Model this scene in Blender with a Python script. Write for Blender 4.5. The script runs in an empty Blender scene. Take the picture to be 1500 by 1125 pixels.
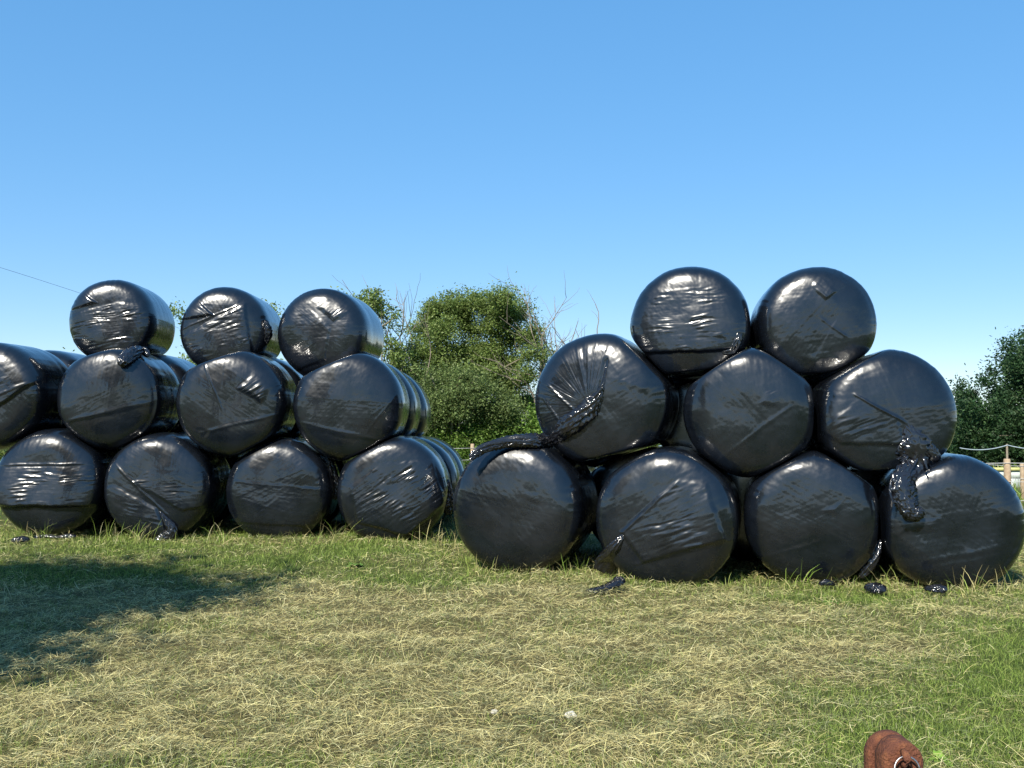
import bpy, math, random
import numpy as np
from mathutils import Vector, Matrix

random.seed(7)
RNG = np.random.default_rng(7)
C = bpy.context.scene.collection
sc = bpy.context.scene

# ------------------------------------------------------------------ camera
F = 1472.0
CAMH = 1.49
PITCH = math.atan((620 - 562.5) / F)
cam_d = bpy.data.cameras.new('camera')
cam = bpy.data.objects.new('camera', cam_d)
C.objects.link(cam)
cam_d.sensor_width = 36.0
cam_d.lens = 36.0 * F / 1500.0
cam_d.clip_start = 0.05
cam_d.clip_end = 5000
cam.location = (0, 0, CAMH)
cam.rotation_euler = (math.pi / 2 + PITCH, 0, 0)
sc.camera = cam


def P(px, py, Y):
    """world point seen at a photograph pixel, at forward distance Y"""
    dx = (px - 750) / F
    dy = (562.5 - py) / F
    cp, sp = math.cos(PITCH), math.sin(PITCH)
    d = np.array([dx, cp - dy * sp, sp + dy * cp])
    return np.array([0, 0, CAMH]) + d * (Y / d[1])


# ------------------------------------------------------------------ noise
_perm = RNG.permutation(512)
_perm = np.concatenate([_perm, _perm, _perm])
_ang = RNG.random(512) * 2 * np.pi
_gx, _gy = np.cos(_ang), np.sin(_ang)


def perlin(x, y):
    x = np.asarray(x, float); y = np.asarray(y, float)
    xi = np.floor(x).astype(int); yi = np.floor(y).astype(int)
    xf = x - xi; yf = y - yi
    u = xf * xf * xf * (xf * (xf * 6 - 15) + 10)
    v = yf * yf * yf * (yf * (yf * 6 - 15) + 10)

    def g(ix, iy, fx, fy):
        h = _perm[(_perm[ix & 511] + iy) & 511]
        return _gx[h] * fx + _gy[h] * fy
    a = g(xi, yi, xf, yf); b = g(xi + 1, yi, xf - 1, yf)
    c = g(xi, yi + 1, xf, yf - 1); d = g(xi + 1, yi + 1, xf - 1, yf - 1)
    return (a + u * (b - a)) * (1 - v) + (c + u * (d - c)) * v


def fbm(x, y, o=3):
    s = 0; a = 1
    for i in range(o):
        s = s + a * perlin(x * 2 ** i + 17.3 * i, y * 2 ** i - 9.1 * i)
        a *= 0.5
    return s


def sstep(a, b, x):
    t = np.clip((x - a) / (b - a), 0, 1)
    return t * t * (3 - 2 * t)


# ------------------------------------------------------------------ mesh helpers
def mesh_np(name, verts, faces, mat, cols=None, smooth=False, loc=(0, 0, 0), parent=None):
    """verts (n,3) world, faces (m,k) or a list of such arrays; ONE object"""
    me = bpy.data.meshes.new(name)
    verts = np.ascontiguousarray(verts, dtype=np.float32) - np.array(loc, dtype=np.float32)
    if isinstance(faces, np.ndarray):
        faces = [faces]
    faces = [f for f in faces if len(f)]
    nl = sum(f.size for f in faces)
    nf = sum(len(f) for f in faces)
    me.vertices.add(len(verts)); me.vertices.foreach_set('co', verts.ravel())
    me.loops.add(nl); me.polygons.add(nf)
    me.loops.foreach_set('vertex_index', np.concatenate([f.ravel() for f in faces]).astype(np.int32))
    tot = np.concatenate([np.full(len(f), f.shape[1]) for f in faces]).astype(np.int32)
    st = np.concatenate([[0], np.cumsum(tot)[:-1]]).astype(np.int32)
    me.polygons.foreach_set('loop_start', st)
    me.polygons.foreach_set('loop_total', tot)
    if smooth:
        me.polygons.foreach_set('use_smooth', np.ones(nf, dtype=bool))
    if cols is not None:
        ca = me.color_attributes.new('Col', 'FLOAT_COLOR', 'POINT')
        c4 = np.ones((len(verts), 4), dtype=np.float32); c4[:, :3] = cols
        ca.data.foreach_set('color', c4.ravel())
    me.update(calc_edges=True)
    me.validate()
    me.materials.append(mat)
    o = bpy.data.objects.new(name, me)
    C.objects.link(o)
    o.location = loc
    if parent is not None:
        o.parent = parent
        o.matrix_parent_inverse = Matrix.Translation(-Vector(parent.location)) if parent.rotation_euler.z == 0 else parent.matrix_world.inverted()
    return o


def tag(o, label=None, cat=None, group=None, kind=None):
    if label: o['label'] = label
    if cat: o['category'] = cat
    if group: o['group'] = group
    if kind: o['kind'] = kind
    return o


def thing(name, loc, label, cat, group=None):
    o = bpy.data.objects.new(name, None); C.objects.link(o)
    o.location = loc
    return tag(o, label, cat, group)


class MB:
    """collects tubes / boxes into one mesh"""
    def __init__(s):
        s.v = []; s.q = []; s.t = []; s.n = 0

    def tube(s, pts, rad, seg=6, cap=True):
        pts = np.asarray(pts, float); k = len(pts)
        rad = np.broadcast_to(np.asarray(rad, float), (k,))
        tan = np.gradient(pts, axis=0)
        tan /= np.linalg.norm(tan, axis=1)[:, None] + 1e-9
        ref = np.array([0, 0, 1.0]) if abs(tan[:, 2]).mean() < .8 else np.array([1.0, 0, 0])
        n1 = np.cross(tan, ref); n1 /= np.linalg.norm(n1, axis=1)[:, None] + 1e-9
        n2 = np.cross(tan, n1)
        a = np.arange(seg) * 2 * np.pi / seg
        ring = pts[:, None] + rad[:, None, None] * (np.cos(a)[None, :, None] * n1[:, None] + np.sin(a)[None, :, None] * n2[:, None])
        base = s.n
        s.v.append(ring.reshape(-1, 3)); s.n += k * seg
        i = np.arange(k - 1)[:, None] * seg; j = np.arange(seg)[None]; j2 = (j + 1) % seg
        s.q.append(np.stack([i + j, i + j2, i + seg + j2, i + seg + j], -1).reshape(-1, 4) + base)
        if cap:
            for idx, rev in ((0, True), (k - 1, False)):
                c = s.n; s.v.append(pts[idx][None]); s.n += 1
                r = base + idx * seg + np.arange(seg); r2 = base + idx * seg + (np.arange(seg) + 1) % seg
                s.t.append(np.stack([r2, r, np.full(seg, c)], -1) if rev else np.stack([r, r2, np.full(seg, c)], -1))
        return s

    def build(s, name, mat, smooth=True, loc=(0, 0, 0), parent=None):
        f = []
        if s.q: f.append(np.concatenate(s.q))
        if s.t: f.append(np.concatenate(s.t))
        return mesh_np(name, np.concatenate(s.v), f, mat, smooth=smooth, loc=loc, parent=parent)


# ------------------------------------------------------------------ materials
def new_mat(name):
    m = bpy.data.materials.new(name); m.use_nodes = True
    nt = m.node_tree
    b = nt.nodes['Principled BSDF']
    return m, nt, b


def N(nt, t, **kw):
    n = nt.nodes.new(t)
    for k, v in kw.items():
        if k in n.inputs: n.inputs[k].default_value = v
        else: setattr(n, k, v)
    return n


def ramp(nt, fac, stops):
    r = nt.nodes.new('ShaderNodeValToRGB')
    e = r.color_ramp.elements
    while len(e) > 1: e.remove(e[-1])
    e[0].position, e[0].color = stops[0]
    for p, c in stops[1:]:
        x = e.new(p); x.color = c
    nt.links.new(fac, r.inputs[0])
    return r


def film_mat(name, rough_lo, rough_hi, bump, base=(.010, .011, .013), coat_r=.09):
    m, nt, b = new_mat(name)
    tc = nt.nodes.new('ShaderNodeTexCoord')
    n1 = N(nt, 'ShaderNodeTexNoise', Scale=5.0, Detail=6.0, Roughness=.6)
    nt.links.new(tc.outputs['Object'], n1.inputs['Vector'])
    r = ramp(nt, n1.outputs['Fac'], [(.35, (rough_lo,) * 3 + (1,)), (.68, (rough_hi,) * 3 + (1,))])
    nt.links.new(r.outputs[0], b.inputs['Roughness'])
    # dusty film: faint grey bloom
    n2 = N(nt, 'ShaderNodeTexNoise', Scale=2.2, Detail=9.0, Roughness=.65)
    nt.links.new(tc.outputs['Object'], n2.inputs['Vector'])
    d = (base[0] + .005, base[1] + .006, base[2] + .008, 1)
    cr = ramp(nt, n2.outputs['Fac'], [(.4, base + (1,)), (.75, d)])
    nt.links.new(cr.outputs[0], b.inputs['Base Color'])
    b.inputs['Specular IOR Level'].default_value = .5
    b.inputs['Coat Weight'].default_value = .65
    b.inputs['Coat Roughness'].default_value = coat_r
    n3 = N(nt, 'ShaderNodeTexNoise', Scale=60.0, Detail=3.0, Roughness=.6)
    nt.links.new(tc.outputs['Object'], n3.inputs['Vector'])
    bp = N(nt, 'ShaderNodeBump', Strength=bump, Distance=.004)
    nt.links.new(n3.outputs['Fac'], bp.inputs['Height'])
    nt.links.new(bp.outputs[0], b.inputs['Normal']); nt.links.new(bp.outputs[0], b.inputs['Coat Normal'])
    return m


M_film = film_mat('black_film', .22, .34, .05, base=(.0025, .0038, .0065), coat_r=.08)
M_tail = film_mat('crumpled_film', .12, .22, .25, base=(.008, .008, .010))


def leaf_mat(name, transl=.3, rough=.55):
    m = bpy.data.materials.new(name); m.use_nodes = True
    nt = m.node_tree; nt.nodes.clear()
    out = nt.nodes.new('ShaderNodeOutputMaterial')
    at = N(nt, 'ShaderNodeAttribute', attribute_name='Col')
    b = nt.nodes.new('ShaderNodeBsdfPrincipled')
    b.inputs['Roughness'].default_value = rough
    b.inputs['Specular IOR Level'].default_value = .3
    t = nt.nodes.new('ShaderNodeBsdfTranslucent')
    mx = N(nt, 'ShaderNodeMixShader', Fac=transl)
    nt.links.new(at.outputs['Color'], b.inputs['Base Color'])
    nt.links.new(at.outputs['Color'], t.inputs['Color'])
    nt.links.new(b.outputs[0], mx.inputs[1]); nt.links.new(t.outputs[0], mx.inputs[2])
    nt.links.new(mx.outputs[0], out.inputs['Surface'])
    return m


M_leaf = leaf_mat('leaf', .45)
M_grass = leaf_mat('grass', .25, .6)


def noise_mat(name, stops, scale=8, rough=.8, bump=.3, detail=8, dist=.01, spec=.3, metal=0):
    m, nt, b = new_mat(name)
    tc = nt.nodes.new('ShaderNodeTexCoord')
    n = N(nt, 'ShaderNodeTexNoise', Scale=scale, Detail=detail, Roughness=.65)
    nt.links.new(tc.outputs['Object'], n.inputs['Vector'])
    r = ramp(nt, n.outputs['Fac'], stops)
    nt.links.new(r.outputs[0], b.inputs['Base Color'])
    b.inputs['Roughness'].default_value = rough
    b.inputs['Specular IOR Level'].default_value = spec
    b.inputs['Metallic'].default_value = metal
    n2 = N(nt, 'ShaderNodeTexNoise', Scale=scale * 4, Detail=6.0)
    nt.links.new(tc.outputs['Object'], n2.inputs['Vector'])
    bp = N(nt, 'ShaderNodeBump', Strength=bump, Distance=dist)
    nt.links.new(n2.outputs['Fac'], bp.inputs['Height'])
    nt.links.new(bp.outputs[0], b.inputs['Normal'])
    return m


M_bark = noise_mat('bark', [(.3, (.10, .085, .06, 1)), (.7, (.22, .19, .14, 1))], 9)
M_dead = noise_mat('dead_wood', [(.3, (.13, .11, .085, 1)), (.7, (.25, .215, .17, 1))], 9)
M_post = noise_mat('weathered_wood', [(.3, (.24, .17, .11, 1)), (.7, (.40, .31, .21, 1))], 14)
M_wire = noise_mat('galvanised_wire', [(.3, (.28, .29, .29, 1)), (.7, (.45, .46, .46, 1))], 20, rough=.5)
M_rope = noise_mat('blue_grey_rope', [(.3, (.18, .24, .28, 1)), (.7, (.30, .36, .40, 1))], 20)
M_cable = noise_mat('cable_sheath', [(.3, (.05, .06, .08, 1)), (.7, (.08, .09, .11, 1))], 20)
M_rust = noise_mat('rust', [(.3, (.06, .022, .014, 1)), (.5, (.12, .042, .022, 1)), (.7, (.20, .078, .032, 1))], 26, rough=.8, bump=1.0, dist=.012)
M_steel = noise_mat('worn_steel', [(.3, (.30, .27, .25, 1)), (.7, (.52, .5, .48, 1))], 20, rough=.38, metal=1, bump=.1)
M_stone = noise_mat('pale_stone', [(.3, (.50, .48, .43, 1)), (.7, (.74, .72, .68, 1))], 30)
M_wall = noise_mat('pale_concrete', [(.3, (.36, .40, .38, 1)), (.7, (.55, .58, .56, 1))], 3, bump=.2)
M_moss = noise_mat('mossy_coping', [(.3, (.28, .30, .10, 1)), (.7, (.48, .46, .2, 1))], 12)

# ------------------------------------------------------------------ ground
def ground_z(x, y):
    x = np.asarray(x, float); y = np.asarray(y, float)
    near = np.exp(-((np.maximum(np.hypot(x, y - 8) - 14, 0)) / 10) ** 2)
    z = .025 * fbm(x * .9, y * .9, 2) * near + .012 * perlin(x * 4, y * 4) * near
    z = z + .10 * sstep(-.2, -1.6, x) * sstep(8.8, 11.2, y) * near
    z = z - .035 * sstep(.6, 1.6, x) * sstep(7.5, 9, y) * near
    return z


def straw_amount(x, y):
    """1 = pale cut hay lying, 0 = living green grass"""
    x = np.asarray(x, float); y = np.asarray(y, float)
    s = 1.0 + 0 * x
    edge = 9.55 + .25 * sstep(-1, 1, x) + .35 * perlin(x * .8, y * .8)
    s = s - .78 * sstep(edge - 1.1, edge + .5, y) * sstep(1.5, -.5, x)
    s = s - .45 * sstep(7.9, 9.0, y) * sstep(.0, 1.4, x)
    s = s - .5 * np.exp(-((x - 2.8) / .7) ** 2 - ((y - 8.4) / .8) ** 2)
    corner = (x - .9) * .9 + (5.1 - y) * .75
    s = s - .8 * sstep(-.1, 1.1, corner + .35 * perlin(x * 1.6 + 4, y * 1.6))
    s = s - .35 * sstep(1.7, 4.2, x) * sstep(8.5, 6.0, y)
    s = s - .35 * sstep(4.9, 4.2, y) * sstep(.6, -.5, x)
    s = s + .6 * fbm(x * .8 + 31, y * 1.3 + 7, 3)
    return np.clip(s, 0.02, .97)


def axis(lo, hi, step, far_lo, far_hi, g=1.16):
    a = list(np.arange(lo, hi, step))
    s, v, L = step, hi, []
    while v < far_hi:
        L.append(v); s *= g; v += s
    L.append(far_hi)
    s, v, K = step, lo, []
    while v > far_lo:
        s *= g; v -= s; K.append(max(v, far_lo))
    return np.array(K[::-1] + a + L)


gx = axis(-9, 9, .07, -700, 700)
gy = axis(2.2, 13.5, .07, -700, 700)
X, Y = np.meshgrid(gx, gy)
Zg = ground_z(X, Y)
nx, ny = len(gx), len(gy)
idx = np.arange(nx * ny).reshape(ny, nx)
q = np.stack([idx[:-1, :-1], idx[:-1, 1:], idx[1:, 1:], idx[1:, :-1]], -1).reshape(-1, 4)
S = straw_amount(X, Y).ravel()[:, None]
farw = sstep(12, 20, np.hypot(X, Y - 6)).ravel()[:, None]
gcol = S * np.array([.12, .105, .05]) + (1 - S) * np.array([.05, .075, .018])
gcol = gcol * (1 - farw) + farw * np.array([.065, .10, .026])
m, nt, b = new_mat('meadow_soil')
at = N(nt, 'ShaderNodeAttribute', attribute_name='Col')
tc = nt.nodes.new('ShaderNodeTexCoord')
n1 = N(nt, 'ShaderNodeTexNoise', Scale=14.0, Detail=8.0, Roughness=.7)
nt.links.new(tc.outputs['Object'], n1.inputs['Vector'])
rr = ramp(nt, n1.outputs['Fac'], [(.3, (.5, .5, .5, 1)), (.7, (1.25, 1.2, 1.1, 1))])
mx = N(nt, 'ShaderNodeMix', data_type='RGBA', blend_type='MULTIPLY')
mx.inputs[0].default_value = 1
nt.links.new(at.outputs['Color'], mx.inputs[6]); nt.links.new(rr.outputs[0], mx.inputs[7])
nt.links.new(mx.outputs[2], b.inputs['Base Color'])
b.inputs['Roughness'].default_value = .95
b.inputs['Specular IOR Level'].default_value = .1
bp = N(nt, 'ShaderNodeBump', Strength=.8, Distance=.02)
nt.links.new(n1.outputs['Fac'], bp.inputs['Height']); nt.links.new(bp.outputs[0], b.inputs['Normal'])
g = mesh_np('ground', np.stack([X.ravel(), Y.ravel(), Zg.ravel()], -1), q, m, cols=gcol, smooth=True)
tag(g, kind='structure')


# ------------------------------------------------------------------ grass strands (one 'stuff' mesh each)
def strands(n, x, y, z, length, width, yaw, pitch0, bend, col):
    """quadratic arcs: start pitch, bend downwards; 3 segments tapering"""
    K = 4
    t = np.linspace(0, 1, K)[None]
    pit = pitch0[:, None] - bend[:, None] * t
    ds = length[:, None] / (K - 1)
    hx = np.cumsum(np.concatenate([np.zeros((n, 1)), np.cos(pit[:, :-1]) * ds], 1), 1)
    hz = np.cumsum(np.concatenate([np.zeros((n, 1)), np.sin(pit[:, :-1]) * ds], 1), 1)
    curv = RNG.normal(0, .25, n)[:, None] * length[:, None] * t * t
    cy, sy = np.cos(yaw)[:, None], np.sin(yaw)[:, None]
    px = x[:, None] + hx * cy - curv * sy
    py = y[:, None] + hx * sy + curv * cy
    pz = z[:, None] + hz
    tw = RNG.uniform(-.9, .9, n)[:, None]
    w = width[:, None] * np.array([.75, 1, .8, .12])[None] * .5
    wx, wy, wz = -sy * w * np.cos(tw), cy * w * np.cos(tw), w * np.sin(tw)
    L = np.stack([px - wx, py - wy, pz - wz], -1); R = np.stack([px + wx, py + wy, pz + wz], -1)
    V = np.stack([L, R], 2).reshape(n, K * 2, 3)
    b = (np.arange(n) * K * 2)[:, None]
    fs = [np.concatenate([b + 2 * i, b + 2 * i + 1, b + 2 * i + 3, b + 2 * i + 2], 1) for i in range(K - 1)]
    cols = np.repeat(col, K * 2, 0)
    return V.reshape(-1, 3), np.concatenate(fs), cols


STRAW = np.array([[.62, .56, .25], [.55, .49, .21], [.70, .65, .35], [.44, .39, .16], [.50, .42, .19]])
OLIVE = np.array([[.30, .32, .15], [.24, .27, .12], [.34, .34, .17], [.20, .22, .10], [.13, .14, .07], [.10, .12, .05]])
GREEN = np.array([[.19, .27, .045], [.15, .23, .035], [.24, .32, .065], [.30, .35, .09], [.12, .18, .03]])


def pick(pal, n):
    return pal[RNG.integers(0, len(pal), n)] * RNG.uniform(.55, 1.25, n)[:, None]


def field(n, y0, y1, margin, wk, name, label):
    y = y0 * (y1 / y0) ** RNG.random(n)
    x = (RNG.random(n) * 2 - 1) * (.53 * y + margin)
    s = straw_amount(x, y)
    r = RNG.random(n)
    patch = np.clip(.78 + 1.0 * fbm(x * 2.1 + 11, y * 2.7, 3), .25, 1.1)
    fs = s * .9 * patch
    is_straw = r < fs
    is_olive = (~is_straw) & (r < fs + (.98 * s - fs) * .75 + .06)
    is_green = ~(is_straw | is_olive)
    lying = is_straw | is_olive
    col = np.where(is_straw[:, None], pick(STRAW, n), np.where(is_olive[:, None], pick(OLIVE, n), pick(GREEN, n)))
    length = np.where(lying, RNG.uniform(.02, .075, n) + .14 * RNG.random(n) ** 9, RNG.uniform(.03, .085, n))
    width = np.maximum(.0020, y * wk) * RNG.uniform(.7, 1.4, n)
    ang = perlin(x * 1.3 + 50, y * 1.3) * 5 + RNG.normal(0, 1.3, n)
    yaw = np.where(lying, ang, RNG.random(n) * 2 * np.pi)
    clump = np.clip(fbm(x * 2.6, y * 2.6 + 90, 3) * 1.3 + .35, 0, 1.4)
    z = ground_z(x, y) + np.where(lying, RNG.uniform(.0, .06, n) * (.25 + clump * 1.3), -.005)
    p0 = np.where(lying, RNG.normal(.22, .28, n), RNG.normal(1.15, .3, n))
    bend = np.where(lying, RNG.normal(.55, .4, n), RNG.normal(1.0, .5, n))
    V, f, c = strands(n, x, y, z, length, width, yaw, p0, bend, col)
    o = mesh_np(name, V, f, M_grass, cols=c)
    return tag(o, label, 'grass', kind='stuff')


field(500000, 3.1, 13.5, 2.0, .00031, 'mown_grass', 'mown meadow grass and pale cut hay lying across the field')
# farther rough pasture behind the stacks
n = 26000
y = RNG.uniform(13.5, 34, n); x = (RNG.random(n) * 2 - 1) * (.55 * y + 4)
V, f, c = strands(n, x, y, np.zeros(n) - .01, RNG.uniform(.15, .38, n), RNG.uniform(.008, .02, n), RNG.random(n) * 6.28,
                  RNG.normal(1.25, .25, n), RNG.normal(.7, .4, n), np.where((RNG.random(n) < .35)[:, None], pick(STRAW, n) * .8, pick(GREEN, n) * 1.1))
tag(mesh_np('pasture_grass', V, f, M_grass, cols=c), 'longer green pasture grass behind the bale stacks', 'grass', kind='stuff')


# ------------------------------------------------------------------ bales
class Bale:
    pass


BALES = []


def bale(key, px, py, rpx, Zf, yaw, label, L=1.24, marks=(), seed=0, hi=True, group='black wrapped silage bales'):
    b = Bale()
    b.key, b.yaw, b.L, b.seed, b.hi, b.marks, b.label, b.group = key, math.radians(yaw), L, seed, hi, marks, label, group
    b.R = rpx * (Zf + .30) / F
    ax = np.array([math.sin(b.yaw), math.cos(b.yaw), 0])
    b.ax = ax
    b.side = np.array([math.cos(b.yaw), -math.sin(b.yaw), 0])
    b.face = P(px, py, Zf + .12) - ax * .12
    b.c = b.face + ax * L / 2
    BALES.append(b)
    return b


def behind(key, other, k, label, dx=0, dz=0, dr=0, yaw=0):
    b = Bale()
    b.key, b.yaw, b.L, b.seed, b.hi, b.marks, b.label, b.group = key, other.yaw + math.radians(yaw), other.L, other.seed + 50 + k, False, (), label, 'black wrapped silage bales'
    b.R = other.R + dr
    b.ax = np.array([math.sin(b.yaw), math.cos(b.yaw), 0]); b.side = np.array([math.cos(b.yaw), -math.sin(b.yaw), 0])
    b.c = other.c + other.ax * (other.L + .03) * k + other.side * dx + np.array([0, 0, dz])
    b.face = b.c - b.ax * b.L / 2
    BALES.append(b)
    return b


def panel(poly, h0=0., gu=0., gv=0., wr=None, e=.03):
    return ('panel', poly, h0 * .6, gu * .8, gv * 1.0, wr, e * 2.2)


def fold(deg, off, k, w=.05):
    return ('fold', math.radians(deg), off, k, w)


def crease(p, q, h=.006, w=.02):
    return ('crease', p, q, h, w)


def fan(u0, v0, a0, a1, freq, amp, r0=.1):
    return ('fan', u0, v0, math.radians(a0), math.radians(a1), freq, amp, r0)


# ---- left stack, bottom row
B = {}
def add(b): B[b.key] = b; return b

add(bale('LB1', 70, 708, 79, 12.05, -1, 'bottom row bale at the left picture edge, a bright vertical sun streak down its face', seed=1,
         marks=[panel([(-1.2, -.42), (1.2, -.44), (1.2, .34), (-1.2, .36)], .028, 0, -.17, (2, .0044, .042)), crease((-.9, .35), (.9, .36), .012, .02)]))
add(bale('LB2', 229, 714, 79, 12.05, 0, 'bottom row bale with torn wrap crumpled at its lower right, second from the left edge', seed=2,
         marks=[panel([(-1, -.75), (.35, -.95), (.1, -.35), (-.75, .1), (-1.1, -.1)], .02, -.01, -.08, (-14, .0048, .045)),
                panel([(-.4, .1), (.55, -.45), (1.1, -.3), (1.1, .35), (-.1, .34)], .012, .0, -.05, (6, .0038, .05)),
                crease((-.72, .45), (.3, -.5), .01, .022)]))
add(bale('LB3', 407, 719, 77, 12.1, -2, 'dull bottom row bale with no bright streak, below the gap of two middle bales', seed=3,
         marks=[panel([(-1.1, -.6), (1.1, -.7), (1.1, .05), (-1.1, .22)], .016, 0, -.035, (-4, .0014, .07)), fold(200, .45, -.12),
                crease((-.9, .2), (1, .02), .006, .03)]))
add(bale('LB4', 574, 720, 81, 12.0, -1, 'right end bottom bale of the left stack, scored with slanting silver wrinkles', seed=4,
         marks=[panel([(-.6, -.55), (.3, -.8), (1.0, -.2), (.75, .6), (-.2, .55), (-.75, .1)], .018, .02, -.06, (32, .0055, .05)), crease((.0, -.95), (1, -.2), .01, .025)]))
# ---- left stack, middle row
add(bale('LM1', -16, 580, 79, 12.1, 1, 'middle row bale cut off by the left picture edge, only its right half in view', seed=5,
         marks=[panel([(-.2, -.6), (1.1, .35), (1.1, .8), (-.2, .8)], .015, 0, -.06, (24, .003, .06)), crease((-.2, -.2), (.95, .3), .01, .03)]))
add(bale('LM2', 156, 583, 75, 12.1, 0, 'middle row bale with a crumpled black knot of film on its top right rim', seed=6,
         marks=[panel([(-1.1, -.55), (1.1, -.05), (1.1, -1.2), (-1.1, -1.2)], -.01, 0, .05, (12, .0012, .08)), crease((-.7, -.45), (.95, -.05), .007, .035)]))
add(bale('LM3', 336, 590, 80, 12.0, -1, 'middle row bale with one thin straight pale scratch running down its face', seed=7,
         marks=[panel([(.15, .25), (.62, -.05), (.85, .3), (.5, .62)], .012, -.02, -.05, (30, .0045, .05), .05), crease((-.42, .72), (-.08, -.12), .011, .014),
                panel([(-1, -.3), (-.25, -.5), (-.5, -.85), (-1.1, -.6)], .014, -.05, -.04, (-25, .003, .06)), crease((-.5, -.55), (.95, -.2), .009, .03)]))
add(bale('LM4', 509, 595, 81, 12.0, -1, 'smooth middle row bale at the right end of the left stack, facing forward', seed=8,
         marks=[panel([(-1.1, -.3), (1.1, -.7), (1.1, -1.2), (-1.1, -1.2)], -.012, 0, .04, (-6, .0012, .09)), crease((-.9, -.28), (.9, -.66), .007, .03), crease((.35, -.5), (.95, .3), .005, .02)]))
# ---- left stack, top row
add(bale('LT1', 163, 471, 63, 13.0, -3, 'leftmost top row bale of the left stack, wet looking shine across its face', seed=9,
         marks=[panel([(-1.1, -.9), (1.1, -1.0), (1.1, .38), (.2, .45), (-1.1, .1)], .02, .01, -.07, (8, .0042, .05)), panel([(-.9, .2), (-.2, .4), (-.6, .7), (-1, .5)], .012, .05, -.06, (20, .002, .06))]))
add(bale('LT2', 327, 484, 65, 13.0, 0, 'middle one of three top bales on the left stack, film gathered at its right edge', seed=10,
         marks=[panel([(-1, -.2), (.55, .62), (.8, -.9), (-.6, -1)], .016, .02, -.05, (15, .0042, .055)), panel([(-.95, .2), (-.1, .3), (-.55, .72), (-1, .6)], .014, .02, -.08, (-30, .003, .06)),
                crease((-.9, .0), (.6, .62), .008, .02)]))
add(bale('LT3', 470, 489, 68, 12.9, 7, 'right hand top bale of the left stack, blue sky mirrored along its side', seed=11,
         marks=[panel([(-.1, .55), (.35, .2), (.75, .45), (.3, .85)], .012, -.02, -.05, (40, .003, .06), .06), fold(215, .35, -.10), panel([(-1.1, .1), (-.2, .6), (.3, .1), (.2, -.6), (-.8, -.9)], .01, .0, -.02, (25, .0012, .08))]))
# ---- bales behind
behind('LM1b', B['LM1'], 1, 'dark bale showing only its top, behind the cut off left edge bale', dx=.05, dz=.0)
behind('LM2b', B['LM2'], 1, 'bale behind the knotted middle row bale, a strip of its wrinkled side showing', dx=.02, dz=.02)
behind('LM3b', B['LM3'], 1, 'bale behind the scratched middle row bale, only a dark curved strip in view', dx=.03, dz=.0)
behind('LM4b', B['LM4'], 1, 'second bale back in the middle row at the right end of the left stack', dx=.06, dz=-.02)
behind('LM4c', B['LM4'], 2, 'third bale back in the middle row, farthest curve beside the green hedge', dx=.12, dz=-.06)
behind('LB4b', B['LB4'], 1, 'second bale back in the bottom row, a blue lit curve behind the end bale', dx=.08, dz=-.02)
behind('LB4c', B['LB4'], 2, 'third bale back in the bottom row, last blue rim above the grass', dx=.14, dz=-.05)
# ---- right stack, bottom
add(bale('RB1', 755, 744, 98, 9.95, 15, 'left end bottom bale of the right stack, a wrap tail trailing over its top', seed=21,
         marks=[panel([(.05, .2), (.42, .02), (.45, .26), (.1, .32)], .006, -.01, -.05, (5, .003, .05), .05), panel([(-1, -.4), (-.5, -.3), (.1, -.85), (-.5, -1.1), (-1.1, -.8)], .012, -.02, .0, (-30, .003, .07)), fold(310, .4, -.04)]))
add(bale('RB2', 974, 762, 104, 9.45, 15, 'bottom bale with a twisted flap of film hanging at its lower left', seed=22,
         marks=[panel([(-.62, -.15), (.2, .6), (.6, .55), (.85, -.25), (-.3, -.6)], .012, .02, -.05, (20, .0052, .06)), crease((-.6, -.2), (.2, .55), .012, .02), crease((-.4, -.6), (.95, -.22), .012, .018)]))
add(bale('RB3', 1190, 760, 98, 9.45, 13, 'bottom bale marked by one bright triangular fleck right of its middle', seed=23,
         marks=[panel([(.0, .12), (.5, .38), (.35, .05)], .008, .0, -.05, (28, .004, .05), .06), panel([(-1, -.45), (-.2, -.75), (.1, -1.1), (-.8, -1.1)], .014, .0, -.05, (-20, .004, .06)), fold(300, .1, -.05), crease((-.8, -.6), (.1, -.3), .006, .03)]))
add(bale('RB4', 1398, 768, 101, 9.2, 8, 'bottom bale at the right picture edge, loose film lying on its upper left', seed=24,
         marks=[panel([(-.8, .1), (-.1, .22), (-.3, -.1), (-.8, -.15)], .008, 0, -.05, (12, .003, .06), .06), panel([(.55, -.6), (.95, .0), (1.1, -.4), (.7, -.8)], .012, .02, -.06, (55, .004, .06)), fold(330, .55, -.08), crease((-.5, -.5), (.5, -.3), .005, .04)]))
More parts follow.
